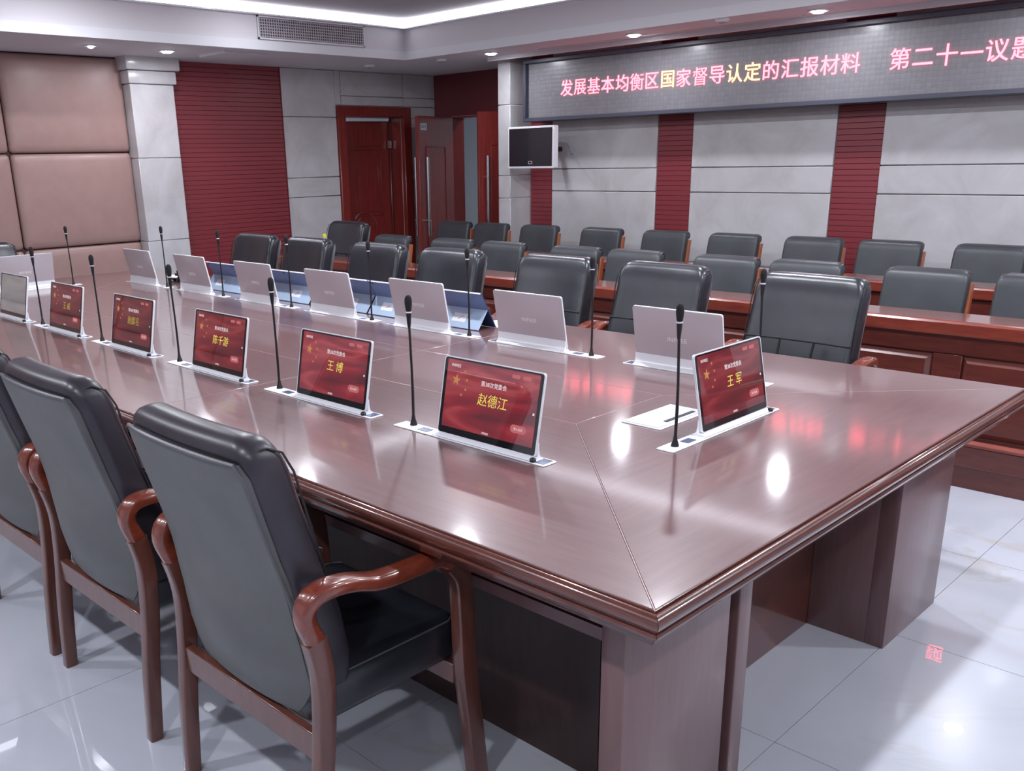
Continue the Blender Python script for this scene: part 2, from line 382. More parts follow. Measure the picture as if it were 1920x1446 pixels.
# back wall: recess with the double doors, projecting pier, marble and slats
wb = MB()
wb.box(XL, -6.83, YB, YB + 0.18, 0, 2.7).box(-6.83, -5.50, YB, YB + 0.18, 1.93, 2.7).box(-5.5, -5.3, YB, YB + 0.18, 0, 2.7)
wb.box(-5.43, -5.29, 5.47, YB + 0.18, 0, 2.7).box(-5.29, XR, YW + 0.03, YW + 0.3, 0, 2.7)
wall_back = struct('wall_back', wb, m_joint, 'back wall of marble bays and dark red slatted strips', 'wall')
MB().box(XL + 0.005, -5.43, YB - 0.02, YB, 1.935, ZC + 0.02).build('red_panel', m_redpanel, wall_back)
MB().box(XL + 0.005, -6.835, YB - 0.02, YB, 0, 1.933).build('red_panel', m_redpanel, wall_back)
for a, b in ((0, 0.62), (0.62, 1.13), (1.13, 1.335), (1.335, 1.96), (1.96, ZC)):
    MB().box(-5.435, -5.283, 5.455, YW + 0.03, a + 0.0025, b - 0.0025).build('pier_block', m_stone, wall_back, bevel=0.004, seg=1)
bays = [(-5.283, -5.30)]
strips = [(-3.86 + 1.525 * k, -3.52 + 1.525 * k) for k in range(0, 5)]
strips = [(-5.275, -5.0)] + strips
zb = (0, 0.62, 1.19, 1.385, 1.86, 2.52)
for (a, b), nx in zip(strips, strips[1:] + [(XR, XR)]):
    MB().box(a, min(b, XR), YW + 0.028, YW + 0.032, 0, 2.5).build('slat_backing', m_slatback, wall_back)
    slat_field(wall_back, 'x', YW + 0.012, a + 0.003, min(b, XR) - 0.003, 2.44)
    for z0, z1 in zip(zb[:-1], zb[1:]):
        if nx[0] - b > 0.05: stone_panel(wall_back, b, nx[0], YW, YW + 0.03, z0, z1)
# double door
d2 = thing('door_2', 'red double door standing open in the recess, room plate', 'door', (-6.165, YB, 0)); tag(d2, kind='structure')
MB().box(-0.665, -0.645, 0.0, 0.18, 0, 1.93).build('jamb', m_door, d2); MB().box(0.645, 0.665, 0, 0.18, 0, 1.93).build('jamb', m_door, d2)
MB().box(-0.665, 0.665, 0, 0.18, 1.915, 1.93).build('door_head', m_door, d2)
def pull(parent, x, y, z0=0.72, z1=1.52):
    MB().tube([(x, y, z0), (x, y, z1)], 0.019, 14).build('pull_handle', m_steel, parent, smooth=True)
    for z in (z0 + 0.16, z1 - 0.20):
        MB().tube([(0, y, z), (x * 1.3, y, z)], 0.011, 10).build('handle_post', m_steel, parent, smooth=True)
for sx, free in ((-1, (-6.63, 5.52)), (1, (-5.80, 5.52))):
    hx = -6.165 + sx * 0.648; hy = YB - 0.01
    dx, dy = free[0] - hx, free[1] - hy; Lf = math.hypot(dx, dy); ang = math.atan2(dy, dx) + PI / 2   # local -y axis points to the free edge
    lf2 = door_leaf(0.70, 1.925, False); lf2.parent = d2
    lf2.location = (hx + 6.165, hy - YB, 0)
    lf2.rotation_euler = (0, 0, ang)
    for s2 in (1, -1):
        pull(lf2, 0.075 * s2, -0.625)
    if sx < 0:
        pl = MB().prism(rrect(0.058, 0.033, 0.01), 0, 0.004, lambda p, q, t: (0.0202 + t, p, q)).build('room_plate', m_plate, lf2, (0, -0.60, 1.82))
        ob('lettering', text_mesh('1017', 0.048, 0.0006, m_black, 0.0006), lf2, (0.0248, -0.60, 1.82), (PI / 2, 0, PI / 2))
# beyond the doors
wc = MB().box(XL - 2.0, -3.0, YB + 2.1, YB + 2.2, 0, 2.7).box(-3.1, -3.0, YB + 0.18, YB + 2.1, 0, 2.7)
wc.box(XL - 1.8, XL - 1.7, YF, YB + 2.1, 0, 2.7).box(XL - 1.8, -3.0, YB + 0.18, YB + 2.2, 2.7, 2.75).box(XL - 1.8, XL - 0.24, YF, YB + 0.18, 2.7, 2.75)
struct('wall_outside', wc, m_corr, 'pale corridor walls seen through the doorways', 'wall')
struct('wall_right', MB().box(XR, XR + 0.1, YF, YB, 0, 2.8), m_wallp, 'right wall behind the viewer', 'wall')
struct('wall_front', MB().box(XL, XR, YF - 0.1, YF, 0, 2.8), m_wallp, 'front wall behind the viewer', 'wall')
# ceiling
ce = MB()
ce.box(XL - 0.24, FX, YF, YB + 0.2, ZC, 2.8).box(FX, XR, FY, 5.30, ZC, 2.8).box(FXR, XR, YF, FY, ZC, 2.8).box(FX, FXR, YF, FYF, ZC, 2.8)
ce.box(FX, -5.43, 5.30, YB + 0.2, ZC, 2.8).box(-5.43, XR, 5.30, YW + 0.3, 2.50, 2.8)
ceiling = struct('ceiling', ce, m_ceil, 'lowered white ceiling border round the raised centre', 'ceiling')
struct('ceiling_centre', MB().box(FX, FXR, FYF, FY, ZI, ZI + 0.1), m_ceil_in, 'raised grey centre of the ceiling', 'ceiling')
tr = MB()
tr.box(FX, FX + 0.022, FYF, FY, ZC - 0.004, ZC + 0.066).box(FX + 0.022, FXR, FY - 0.022, FY, ZC - 0.004, ZC + 0.066)
struct('trim_3', MB().box(FX, FX + 0.006, FYF, FY, ZC + 0.0665, ZI).box(FX + 0.0065, FXR, FY - 0.006, FY, ZC + 0.0665, ZI), m_ceil, 'grey upright band of the ceiling step holding the grille', 'trim')
struct('trim_1', tr, m_fascia, 'stepped white fascia round the raised ceiling', 'trim')
struct('trim_2', MB().box(-5.40, XR, 5.285, 5.315, ZC - 0.035, ZC + 0.01), m_ceil, 'narrow ceiling lip above the text sign', 'trim')
# cove light strips
for (x0, x1, y0, y1, lb) in ((FX + 0.006, FX + 0.05, FYF, FY - 0.006, 'long glowing ceiling strip above the air grille'),
                       (FX + 0.05, FXR, FY - 0.05, FY - 0.006, 'long glowing ceiling strip parallel to the text sign'),
                       (FXR - 0.05, FXR, FYF, FY - 0.05, 'glowing ceiling strip at the right behind the viewer'), (FX + 0.05, FXR - 0.05, FYF, FYF + 0.05, 'glowing ceiling strip at the front behind the viewer')):
    t = thing('cove_light', lb, 'light', ((x0 + x1) / 2, (y0 + y1) / 2, 2.61)); cx, cy = (x0 + x1) / 2, (y0 + y1) / 2
    MB().box(x0 - cx, x1 - cx, y0 - cy, y1 - cy, 0.012, 0.072).build('diffuser', m_glow, t)
    MB().box(x0 - cx, x1 - cx, y0 - cy, y1 - cy, 0.0, 0.011).build('channel', m_white, t)
# recessed spots
def spot(x, y, z, label, lit=1, r=0.05, watt=None):
    t = thing('downlight', label, 'light', (x, y, z), 0, 'recessed ceiling spots')
    mb = MB(); mb.lathe([(r + 0.018, 0), (r + 0.016, -0.008), (r, -0.008), (r - 0.006, 0.0)], 24); mb.build('trim_ring', m_white, t, smooth=True)
    MB().lathe([(r - 0.004, -0.001), (r - 0.008, -0.010), (r * 0.6, -0.018), (0.001, -0.021)], 24).build('lens', m_lens if lit else m_lensdim, t, smooth=True)
    if lit:
        ld = bpy.data.lights.new('lamp', 'AREA'); ld.shape = 'DISK'; ld.size = r * 2.2; ld.energy = watt or LAMP_W; ld.color = COOL
        lo = ob('lamp', ld, t, (0, 0, -0.026))
    return t
spot(-6.412, 2.69, ZC, 'bright ceiling spot beside the marble pilaster', 1, 0.05, 6)
spot(-6.395, 2.066, ZC, 'small dim spot above the brown leather pads', 1, 0.028, 4)
spot(-5.125, 5.042, ZC, 'bright ceiling spot above the wall television', 1, 0.05, 6)
spot(-3.65, 5.045, ZC, 'ceiling spot over the left half of the text sign', 1, 0.05, 6)
spot(-2.224, 5.045, ZC, 'ceiling spot over the right half of the text sign', 1, 0.05, 6)
spot(-0.80, 5.05, ZC, 'ceiling spot over the right end of the text sign', 1, 0.05, 6)
spot(0.65, 5.05, ZC, 'ceiling spot beyond the right end of the text sign', 1, 0.05, 6)
spot(-5.45, 3.05, ZI, 'ceiling spot inside the raised centre near the grille', 1, 0.05, 4)
for k_, x_ in enumerate((-5.2, -3.4, -1.8, -0.1, 1.5)):
    for y_, nm, kw in ((-1.5, 'nearest the front wall', 0.75), (1.5, 'above the middle of the table', 0.8), (2.9, 'above the far armchairs', 1.0)):
        if (k_, y_) != (0, 2.9): spot(x_, y_, ZI, 'raised-centre spot %s, %s from the leather pads' % (nm, ('first', 'second', 'third', 'fourth', 'fifth')[k_]), 1, 0.05, LAMP_W * kw)
for (x_, y_, lb) in ((-6.489, 4.813, 'unlit round ceiling fitting in front of the framed door'), (-5.741, 5.033, 'small round ceiling detector left of the bright spot'), (-2.807, 4.863, 'round ceiling detector between two spots above the sign')):
    t = thing('ceiling_detector', lb, 'detector', (x_, y_, ZC)); MB().lathe([(0.05, 0), (0.048, -0.012), (0.03, -0.022), (0.001, -0.024)], 20).build('housing', m_white, t, smooth=True)
    MB().lathe([(0.03, -0.0225), (0.012, -0.03), (0.001, -0.03)], 16).build('sensor', m_lensdim, t, smooth=True)
# access hatch and slot grilles
t = thing('ceiling_hatch', 'slightly sagging square ceiling hatch by the pilaster', 'hatch', (-6.35, 3.25, ZC))
MB().box(-0.2, 0.2, -0.2, 0.2, -0.018, -0.006).build('hatch_panel', m_ceil, t, bevel=0.002, seg=1)
MB().box(-0.21, 0.21, -0.21, 0.21, -0.006, 0).build('hatch_frame', m_fascia, t)
t = thing('slot_vent', 'long thin air slot in the ceiling before the sign', 'vent', (-3.55, 5.2, ZC))
MB().box(-1.15, 1.15, -0.03, -0.012, -0.006, 0.001).box(-1.15, 1.15, 0.012, 0.03, -0.006, 0.001).build('slot_frame', m_ceil, t)
MB().box(-1.15, 1.15, -0.012, 0.012, -0.003, 0.001).build('slot', m_black, t)
t = thing('air_grille', 'white egg-crate air grille set in the ceiling fascia', 'vent', (FX + 0.008, 3.78, 2.522))
mb = MB(); hw, hh = 0.54, 0.086
mb.box(0, 0.012, -hw, hw, -hh, -hh + 0.012).box(0, 0.012, -hw, hw, hh - 0.012, hh).box(0, 0.012, -hw, -hw + 0.012, -hh, hh).box(0, 0.012, hw - 0.012, hw, -hh, hh)
mb.build('grille_frame', m_fascia, t)
MB().box(-0.001, 0.001, -hw, hw, -hh, hh).build('dark_duct', m_black, t)
mb = MB()
for k in range(1, 8): mb.box(0.002, 0.009, -hw, hw, -hh + k * 0.0215 - 0.0038, -hh + k * 0.0215 + 0.0038)
for k in range(1, 48): mb.box(0.002, 0.010, -hw + k * 0.0225 - 0.0042, -hw + k * 0.0225 + 0.0042, -hh, hh)
tag(mb.build('grille_bars', m_ceil_in, t), kind='stuff')

# ------------------------------------------------------------------ conference table
TX0, TX1, TY0, TY1, TZ = -5.85, 0.0, 0.0, 2.08, 0.76
T = thing('conference_table', 'long glossy mahogany conference table with moulded edge', 'table', (-2.925, 1.04, 0))
def W(p): return (p[0] + 2.925, p[1] - 1.04, p[2])
def top_panel(poly, m):
    g = 0.0012; cx = sum(p[0] for p in poly) / len(poly); cy = sum(p[1] for p in poly) / len(poly)
    n = len(poly); ins = []
    for i in range(n):   # inset each edge by g
        p0, p1, p2 = Vector(poly[i - 1]), Vector(poly[i]), Vector(poly[(i + 1) % n])
        d1_, d2_ = (p1 - p0).normalized(), (p2 - p1).normalized()
        n1, n2 = Vector((-d1_.y, d1_.x)), Vector((-d2_.y, d2_.x))
        bis = (n1 + n2); bis = bis / max(1e-6, bis.dot(n1)) if bis.length > 1e-6 else n1
        ins.append(p1 + bis * g)
    mb = MB(); mb.prism([(p.x, p.y) for p in ins], TZ - 0.02, TZ, lambda p, q, t: W((p, q, t)))
    mb.build('top_panel', m, T, bevel=0.0014, seg=1)
a = 0.82; xs = [TX0 + a, -3.89, -1.96, -a]
# outer long panels
for side in (0, 1):
    def yy(v_): return v_ if side == 0 else 2.08 - v_
    def po(pts): pts = [(px_, yy(py_)) for px_, py_ in pts]; return pts if side == 0 else pts[::-1]
    top_panel(po([(TX0, 0), (-3.89, 0), (-3.89, a), (TX0 + a, a)]), m_wood_x)
    top_panel(po([(-3.89, 0), (-1.96, 0), (-1.96, a), (-3.89, a)]), m_wood_x)
    top_panel(po([(-1.96, 0), (0, 0), (-a, a), (-1.96, a)]), m_wood_x)
for x0, x1 in zip(xs[:-1], xs[1:]): top_panel([(x0, a), (x1, a), (x1, 1.26), (x0, 1.26)], m_wood_x)
top_panel([(0, 0), (0, 2.08), (-a, 1.26), (-a, a)], m_wood_y)
top_panel([(TX0, 2.08), (TX0, 0), (TX0 + a, a), (TX0 + a, 1.26)], m_wood_y)
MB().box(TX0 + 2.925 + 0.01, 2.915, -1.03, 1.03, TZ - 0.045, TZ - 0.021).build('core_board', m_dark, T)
for pa, pb in [((0, 0), (-a, a)), ((0, 2.08), (-a, 1.26)), ((TX0, 0), (TX0 + a, a)), ((TX0, 2.08), (TX0 + a, 1.26)), ((-a, a), (TX0 + a, a)), ((-a, 1.26), (TX0 + a, 1.26)), ((-a, a), (-a, 1.26)), ((TX0 + a, a), (TX0 + a, 1.26)), ((-1.96, 0), (-1.96, 2.08)), ((-3.89, 0), (-3.89, 2.08))]:
    A_, B_ = Vector(pa), Vector(pb); n_ = (B_ - A_).normalized(); n_ = Vector((-n_.y, n_.x)) * 0.0009
    MB().prism([tuple(A_ + n_), tuple(A_ - n_), tuple(B_ - n_), tuple(B_ + n_)], TZ - 0.015, TZ - 0.0003, lambda p, q, t: W((p, q, t))).build('joint_highlight', m_joint_glint, T)  # pale strips paint the bevel highlight along the panel joints
# edge moulding, mitred
prof = [(-0.03, -0.002), (0.0005, -0.002), (0.002, -0.008), (0.006, -0.008), (0.007, -0.003), (0.014, -0.004), (0.021, -0.009), (0.0245, -0.017), (0.0225, -0.025), (0.016, -0.031),
        (0.012, -0.033), (0.012, -0.036), (0.016, -0.037), (0.0185, -0.041), (0.0165, -0.046), (0.011, -0.0485), (0.008, -0.049), (0.006, -0.056), (0.0, -0.063), (-0.006, -0.072), (-0.03, -0.072)]
cs = [((TX0, TY0), (-1, -1)), ((TX1, TY0), (1, -1)), ((TX1, TY1), (1, 1)), ((TX0, TY1), (-1, 1))]
for i in range(4):
    (c0, s0), (c1, s1) = cs[i], cs[(i + 1) % 4]; sm = 0.0006
    mb = MB(); e0 = [W((c0[0] + s0[0] * o, c0[1] + s0[1] * o, TZ + d)) for o, d in prof]; e1 = [W((c1[0] + s1[0] * o, c1[1] + s1[1] * o, TZ + d)) for o, d in prof]
    dv = (Vector(e1[0]) - Vector(e0[0])).normalized() * sm
    mb.loft([[Vector(p) + dv for p in e0], [Vector(p) - dv for p in e1]]); mb.build('edge_moulding', m_mold, T, smooth=True, auto=0.75)
# pedestals and aprons
for xa, sg in ((-0.14, 1), (TX0 + 0.14, -1)):
    def bx(d0, d1, ya, yb, z0, z1, nm, m, bv=0.003):
        xx = sorted((xa - sg * d0, xa - sg * d1))
        MB().box(xx[0] + 2.925, xx[1] + 2.925, ya - 1.04, yb - 1.04, z0, z1).build(nm, m, T, bevel=bv, seg=2)
    bx(0, 0.058, 0.12, 0.53, 0, 0.688, 'pedestal_face', m_leg, 0.006); bx(0, 0.058, 0.572, 0.63, 0, 0.688, 'pedestal_post', m_leg, 0.006)
    bx(0.03, 0.058, 0.5305, 0.5715, 0, 0.688, 'pedestal_groove', m_dark, 0.001); bx(0.0585, 0.248, 0.382, 0.63, 0, 0.688, 'pedestal_body', m_leg)
    bx(0, 0.058, 1.52, 1.955, 0, 0.688, 'pedestal_face', m_leg, 0.002); bx(0.0582, 0.248, 1.5205, 1.698, 0, 0.688, 'pedestal_body', m_leg, 0.0005)
    xp = xa - sg * 0.249; x0, x1 = sorted((xp, xp - sg * 0.02))
    MB().box(x0 + 2.925, x1 + 2.925, 0.4 - 1.04, 1.68 - 1.04, 0.0, 0.688).build('end_panel', m_mold, T)
for yy_ in (0.393, 1.687):
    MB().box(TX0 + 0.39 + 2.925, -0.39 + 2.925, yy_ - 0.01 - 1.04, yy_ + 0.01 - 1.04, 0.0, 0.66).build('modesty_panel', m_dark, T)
for yy_ in (0.205, 1.875):
    MB().box(TX0 + 0.2 + 2.925, -0.2 + 2.925, yy_ - 0.01 - 1.04, yy_ + 0.01 - 1.04, 0.527, 0.556).build('rail', m_leg, T)
for xx_ in (-2.1, -3.9):
    MB().box(xx_ - 0.25 + 2.925, xx_ + 0.25 + 2.925, 0.41 - 1.04, 1.67 - 1.04, 0, 0.68).build('middle_pedestal', m_leg, T)

# ------------------------------------------------------------------ desk monitor with lift base
def make_monitor(name_txt, scr, lit=True):
    t = ob('pop_up_monitor', None)
    bp = MB().prism(rrect(0.2875, 0.027, 0.005, 3), 0.0, 0.003, lambda p, q, u: (p, q, u)).build('base_plate', m_silver_b, t, bevel=0.001, seg=1)
    MB().box(-0.125, 0.25, -0.0215, -0.020, 0.003, 0.0036).box(-0.125, 0.25, 0.0205, 0.022, 0.003, 0.0036).build('slot_line', m_btn, bp)
    MB().box(-0.195, -0.155, -0.014, 0.012, 0.003, 0.0045).build('touch_button', m_btn, bp)
    MB().box(0.25, 0.279, -0.018, 0.020, 0.003, 0.0042).build('side_button', m_btn, bp)
    MB().lathe([(0.008, 0.003), (0.009, 0.009), (0.006, 0.013), (0.001, 0.014)], 12, (0.244, -0.018, 0)).build('hinge_stop', m_black, t, smooth=True)
    MB().prism([(-0.0185, 0.003), (0.0235, 0.003), (0.0165, 0.0065), (0.0105, 0.015), (0.0080, 0.030), (0.0082, 0.046), (0.0052, 0.046), (0.0, 0.0115), (-0.012, 0.011)], -0.117, 0.243, lambda p, q, u: (u, p, q)).build('hinge_foot_sheen', m_silver_b, t, smooth=True, auto=0.9)  # foot whose bright rear flare also paints the reflection low on the back
    # screen assembly, local y = thickness, z up the panel
    s = MB().prism([(p, q + 0.109) for p, q in rrect(0.18, 0.107, 0.009, 5)], 0, 0.0065, lambda p, q, u: (p + 0.063, u, q)).build('screen', m_silver, t, (0, -0.008, 0.010), (-math.radians(11), 0, 0), bevel=0.0012, seg=2)
    MB().prism([(p, q + 0.109) for p, q in rrect(0.1775, 0.1045, 0.008, 5)], -0.0012, 0.0, lambda p, q, u: (p + 0.063, u, q)).build('glass', m_bezel, s)
    rim = MB()
    o_ = rrect(0.1806, 0.1076, 0.0092, 5); i_ = rrect(0.1778, 0.1048, 0.0082, 5)
    rim.loft([[(p + 0.063, yv, q + 0.109) for p, q in o] for o, yv in ((o_, 0.005), (o_, -0.0016), (i_, -0.0016), (i_, 0.001))], cap=False); rim.build('rim', m_white, s, smooth=True, auto=0.6)
    D = MB().prism([(-0.1665, -0.088), (0.1665, -0.088), (0.1665, 0.098), (-0.1665, 0.098)], -0.0017, -0.0011, lambda p, q, u: (p + 0.063, u, q + 0.111)).build('display', scr, s)
    # back mark
    ob('lettering', text_mesh('INFREE', 0.023, 0.0002, m_logo, 0.0, 0, 1.15), s, (0.063, 0.0068, 0.105), (PI / 2, 0, PI))
    if name_txt is not None:
        cx, cz, y = 0.063, 0.111, -0.0019
        def T2(b, sz, px_, pz_, m_, bold=0, sh=0, sp_=1.0): ob('lettering', text_mesh(b, sz, 0.0001, m_, bold, sh, sp_), s, (cx + px_, y, cz + pz_), (PI / 2, 0, 0))
        T2('INFREE', 0.0115, -0.133, 0.083, m_txt_white, 0.0001)
        T2('第38次党委会', 0.0155, 0.012, 0.048, m_txt_white, 0.0001)
        T2(name_txt, 0.036, 0.012, 0.006, m_txt_gold if scr in (m_scr[0], m_scr[1]) else m_txt_gold_dim, 0.0, 0.1)
        T2('进入会议', 0.0078, 0.113, -0.050, m_txt_white)
        T2('INFREE', 0.0075, 0.0, -0.082, m_txt_white, 0.0001)
        def pill(px_, pz_, hx, hz): MB().prism(rrect(hx, hz, hz * 0.98, 5), -0.0018, -0.0016, lambda p, q, u: (p + cx + px_, u, q + cz + pz_)).build('screen_button', m_txt_pill, s)
        pill(0.113, -0.050, 0.027, 0.0105); pill(0.085, 0.083, 0.014, 0.005); pill(0.123, 0.083, 0.014, 0.005)
        mb = MB()
        def star(px_, pz_, r_):
            pts = [(px_ + (r_ if k % 2 == 0 else r_ * 0.42) * math.sin(PI * k / 5 + 0.12), pz_ + (r_ if k % 2 == 0 else r_ * 0.42) * math.cos(PI * k / 5 + 0.12)) for k in range(10)]
            n0 = len(mb.v); mb.prism(pts, -0.0018, -0.0016, lambda p, q, u: (p + cx, u, q + cz))
        star(-0.128, 0.044, 0.016)
        for px_, pz_ in ((-0.098, 0.07), (-0.088, 0.048), (-0.09, 0.022), (-0.104, 0.006)): star(px_, pz_, 0.005)
        mb.build('star_emblem', m_star, s)
        MB().box(cx + 0.155, cx + 0.161, -0.0019, -0.0017, cz - 0.006, cz).build('edge_icon', m_txt_white, s)
    return t
def mic_proto():
    t = ob('gooseneck_microphone', None)
    MB().lathe([(0.011, 0), (0.010, 0.006), (0.0065, 0.016), (0.0045, 0.03)], 16).build('socket', m_black, t, smooth=True)
    MB().tube([(0, 0, 0.028), (0.001, 0, 0.10), (0.0, 0.0, 0.17), (-0.003, 0, 0.25), (-0.005, 0, 0.30)], [0.0042, 0.0042, 0.0036, 0.0036, 0.0036], 10).build('gooseneck', m_black, t, smooth=True)
    MB().lathe([(0.0042, 0.285), (0.0058, 0.30), (0.0078, 0.326)], 14, (-0.005, 0, 0)).build('capsule_body', m_black, t, smooth=True)
    MB().lathe([(0.0084, 0.326), (0.0084, 0.330)], 14, (-0.005, 0, 0)).build('light_ring', m_white, t)
    MB().lathe([(0.0075, 0.330), (0.0088, 0.338), (0.0103, 0.350), (0.0108, 0.358), (0.0095, 0.368), (0.006, 0.374), (0.001, 0.376)], 16, (-0.005, 0, 0)).build('foam_head', m_foam, t, smooth=True)
    return t
near = [(-0.919, '赵德江', 0, 'yellow name of three characters, nearest of the near row'), (-1.597, '王 博', 0, 'name of two characters and red screen, second from the near corner'),
        (-2.28, '陈千游', 1, 'three-character name, third from the near corner'), (-2.972, '谢都名', 2, 'three-character name, fourth from the near corner'),
        (-3.645, '王 威', 2, 'dim two-character name, fifth from the near corner'), (-4.302, None, 3, 'grey reflecting screen at the left edge of the photo')]
for x_, nm, si, lb in near:
    t = make_monitor(nm, m_scr[si]); t.location = (x_, 0.481, TZ); tag(t, 'pop-up desk monitor, ' + lb, 'monitor', 'pop-up monitors on the table')
# the one on the short end, facing the end seat
t = make_monitor('王 军', m_scr[1]); t.location = (-0.483, 1.05, TZ); t.rotation_euler = (0, 0, PI / 2)
tag(t, 'pop-up desk monitor on the short end of the table, name in two characters', 'monitor', 'pop-up monitors on the table')
fm = make_monitor(None, m_scr[2]); CHm = None
ordn = ['nearest', 'second', 'third', 'fourth', 'fifth', 'sixth', 'farthest']
farx = (-0.91, -1.60, -2.262, -2.925, -3.597, -4.285, -4.96)
for k, x_ in enumerate(farx):
    place(fm, (x_, 1.597, TZ), PI, 'silver back of a pop-up monitor in the far row, %s of seven' % ordn[k] if k not in (0, 6) else 'silver back of the %s pop-up monitor in the far row' % ordn[k], 'pop-up monitors on the table', k == 0)['category'] = 'monitor'
o = place(fm, (-5.367, 1.03, TZ), -PI / 2, 'white-backed pop-up monitor at the far short end by the leather pads', 'pop-up monitors on the table', False); o['category'] = 'monitor'
mp = mic_proto(); first = True
mics = [(-1.158, 0.493, 'left of the nearest near-row monitor'), (-1.845, 0.495, 'left of the second near-row monitor'), (-2.535, 0.495, 'left of the third near-row monitor'), (-3.218, 0.49, 'left of the fourth near-row monitor'), (-3.90, 0.495, 'left of the fifth near-row monitor')]
mics += [(xx_ + 0.237, 1.60, 'right of the %s far-row monitor' % o_) for xx_, o_ in zip(farx, ordn)]
mics += [(-0.483, 0.812, 'left of the monitor on the near short end'), (-5.37, 1.27, 'beside the white-backed monitor at the far short end')]
for x_, y_, lb in mics:
    o = place(mp, (x_, y_, TZ + 0.003), random.uniform(-0.3, 0.3), 'black gooseneck microphone ' + lb, 'gooseneck microphones on the table', first); o['category'] = 'microphone'; first = False
# flat flip-cover socket plate
t = thing('socket_plate', 'flat silver flip-cover socket box set behind the end monitor', 'socket box', (-0.665, 1.045, TZ))
MB().prism(rrect(0.067, 0.128, 0.005, 3), 0, 0.003, lambda p, q, u: (p, q, u)).build('frame', m_silver_b, t, bevel=0.001, seg=1)
MB().prism(rrect(0.058, 0.12, 0.004, 3), 0.003, 0.0045, lambda p, q, u: (p - 0.003, q, u)).build('flip_cover', m_plate, t)
MB().box(0.03, 0.042, -0.055, 0.095, 0.0045, 0.006).build('brush_slot', m_black, t)

# ------------------------------------------------------------------ blue folding tablets on the far side
def tablet_proto():
    t = ob('folio_stand', None); w2 = 0.134
    yf, zt, yt = 0.048, 0.165, -0.045      # foot, top height, top offset (local y, person side +y)
    def slab(p0, p1, th, nm, m, bv=0.0015, wd=w2, x_off=0, par=t):
        a_, b_ = Vector((0, *p0)), Vector((0, *p1)); d = (b_ - a_).normalized(); nn = Vector((0, -d.z, d.y)) * th
        mb = MB(); q = [(a_.y, a_.z), (b_.y, b_.z), (b_.y + nn.y, b_.z + nn.z), (a_.y + nn.y, a_.z + nn.z)]
        mb.prism(q, -wd + x_off, wd + x_off, lambda p, r, u: (u, p, r)); return mb.build(nm, m, par, bevel=bv, seg=1)
    cz = 0.085; cy = yf + (yt - yf) * (cz / zt)
    slab((yf, 0.001), (yt, zt), -0.007, 'tablet', m_navy)
    slab((cy, cz), (yt, zt), 0.002, 'cover', m_blue, 0.0006)
    fl_ = slab((-0.062, 0.002), (cy - 0.002, cz), 0.002, 'flap', m_lblue, 0.0006)
    slab((yt, zt), (yt - 0.003, zt + 0.003), 0.006, 'top_edge', m_white, 0.0006)
    # sticker lying on the flap
    A, B = Vector((-0.062, 0.002)), Vector((cy - 0.002, cz)); d = (B - A).normalized(); n2 = Vector((-d.y, d.x)) * 0.0026
    p0, p1 = A + d * 0.03 + n2, A + d * 0.072 + n2
    st = MB().add([(-0.055, p0.x, p0.y), (0.03, p0.x, p0.y), (0.03, p1.x, p1.y), (-0.055, p1.x, p1.y), (-0.055, p0.x, p0.y - 0.0008), (0.03, p0.x, p0.y - 0.0008), (0.03, p1.x, p1.y - 0.0008), (-0.055, p1.x, p1.y - 0.0008)],
                 [(0, 1, 2, 3), (7, 6, 5, 4), (0, 4, 5, 1), (1, 5, 6, 2), (2, 6, 7, 3), (3, 7, 4, 0)]).build('sticker', m_paper, fl_)
    P = A + d * 0.05 + n2 * 1.3
    ln = MB().tube([(-0.02, (A + d * 0.042).x + n2.x * 1.2, (A + d * 0.042).y + n2.y * 1.2), (0.008, (A + d * 0.062).x + n2.x * 1.2, (A + d * 0.062).y + n2.y * 1.2)], 0.0007, 5).build('pen_mark', m_black, fl_)
    cc = Vector((yt, zt)) + Vector((yf - yt, -zt)).normalized() * 0.014
    MB().lathe([(0.0045, -0.0035), (0.0045, 0.0035)], 10).build('camera_lens', m_black, t, (-w2 + 0.02, cc.x - 0.002, cc.y + 0.001), (1.05, 0, 0))
    return t
tp = tablet_proto()
tl = [(-4.307, 'between the fifth and sixth silver backs'), (-4.037, 'just left of the fifth silver back'), (-3.765, 'mostly behind the fifth silver back'), (-3.50, 'between the fourth and fifth silver backs'),
      (-3.005, 'half hidden right of the fourth silver back'), (-2.725, 'half hidden left of the third silver back'), (-2.215, 'with open side, right end of the row')]
for k, (x_, lb) in enumerate(tl):
    o = place(tp, (x_, 1.778, TZ), 0, 'blue folded tablet stand ' + lb, 'blue folded stands on the far side of the table', k == 0); o['category'] = 'tablet'
t = tag(MB().prism([(-0.10, -0.08), (0.09, -0.10), (0.10, 0.07), (-0.09, 0.09)], 0, 0.002, lambda p, q, u: (p, q, u)).build('paper_sheet', m_paper, None, (-2.12, 1.93, TZ)), 'white paper sheet behind the last blue stand', 'paper')
# small clutter by the farthest silver back
t = thing('saucer', 'white shallow dish with a dark underside near the farthest microphone', 'dish', (-5.0, 1.86, TZ))
MB().lathe([(0.05, 0), (0.055, 0.006), (0.10, 0.022), (0.105, 0.028), (0.098, 0.027), (0.05, 0.012), (0.001, 0.010)], 28).build('bowl', m_paper, t, smooth=True)
MB().lathe([(0.001, 0.0005), (0.056, 0.0005), (0.101, 0.0205), (0.102, 0.019), (0.057, 0.0), (0.001, 0.0)], 28).build('underside', m_black, t, smooth=True)
t = thing('clamp_device', 'small black clamp device beside the farthest silver back', 'device', (-4.86, 1.76, TZ))
MB().box(-0.035, 0.035, -0.012, 0.012, 0.045, 0.062).build('clamp_bar', m_black, t, bevel=0.003)
for sx in (-1, 1): MB().tube([(0, 0, 0.05), (0.03 * sx, 0.006, 0.0)], 0.004, 8).build('leg', m_black, t, smooth=True)
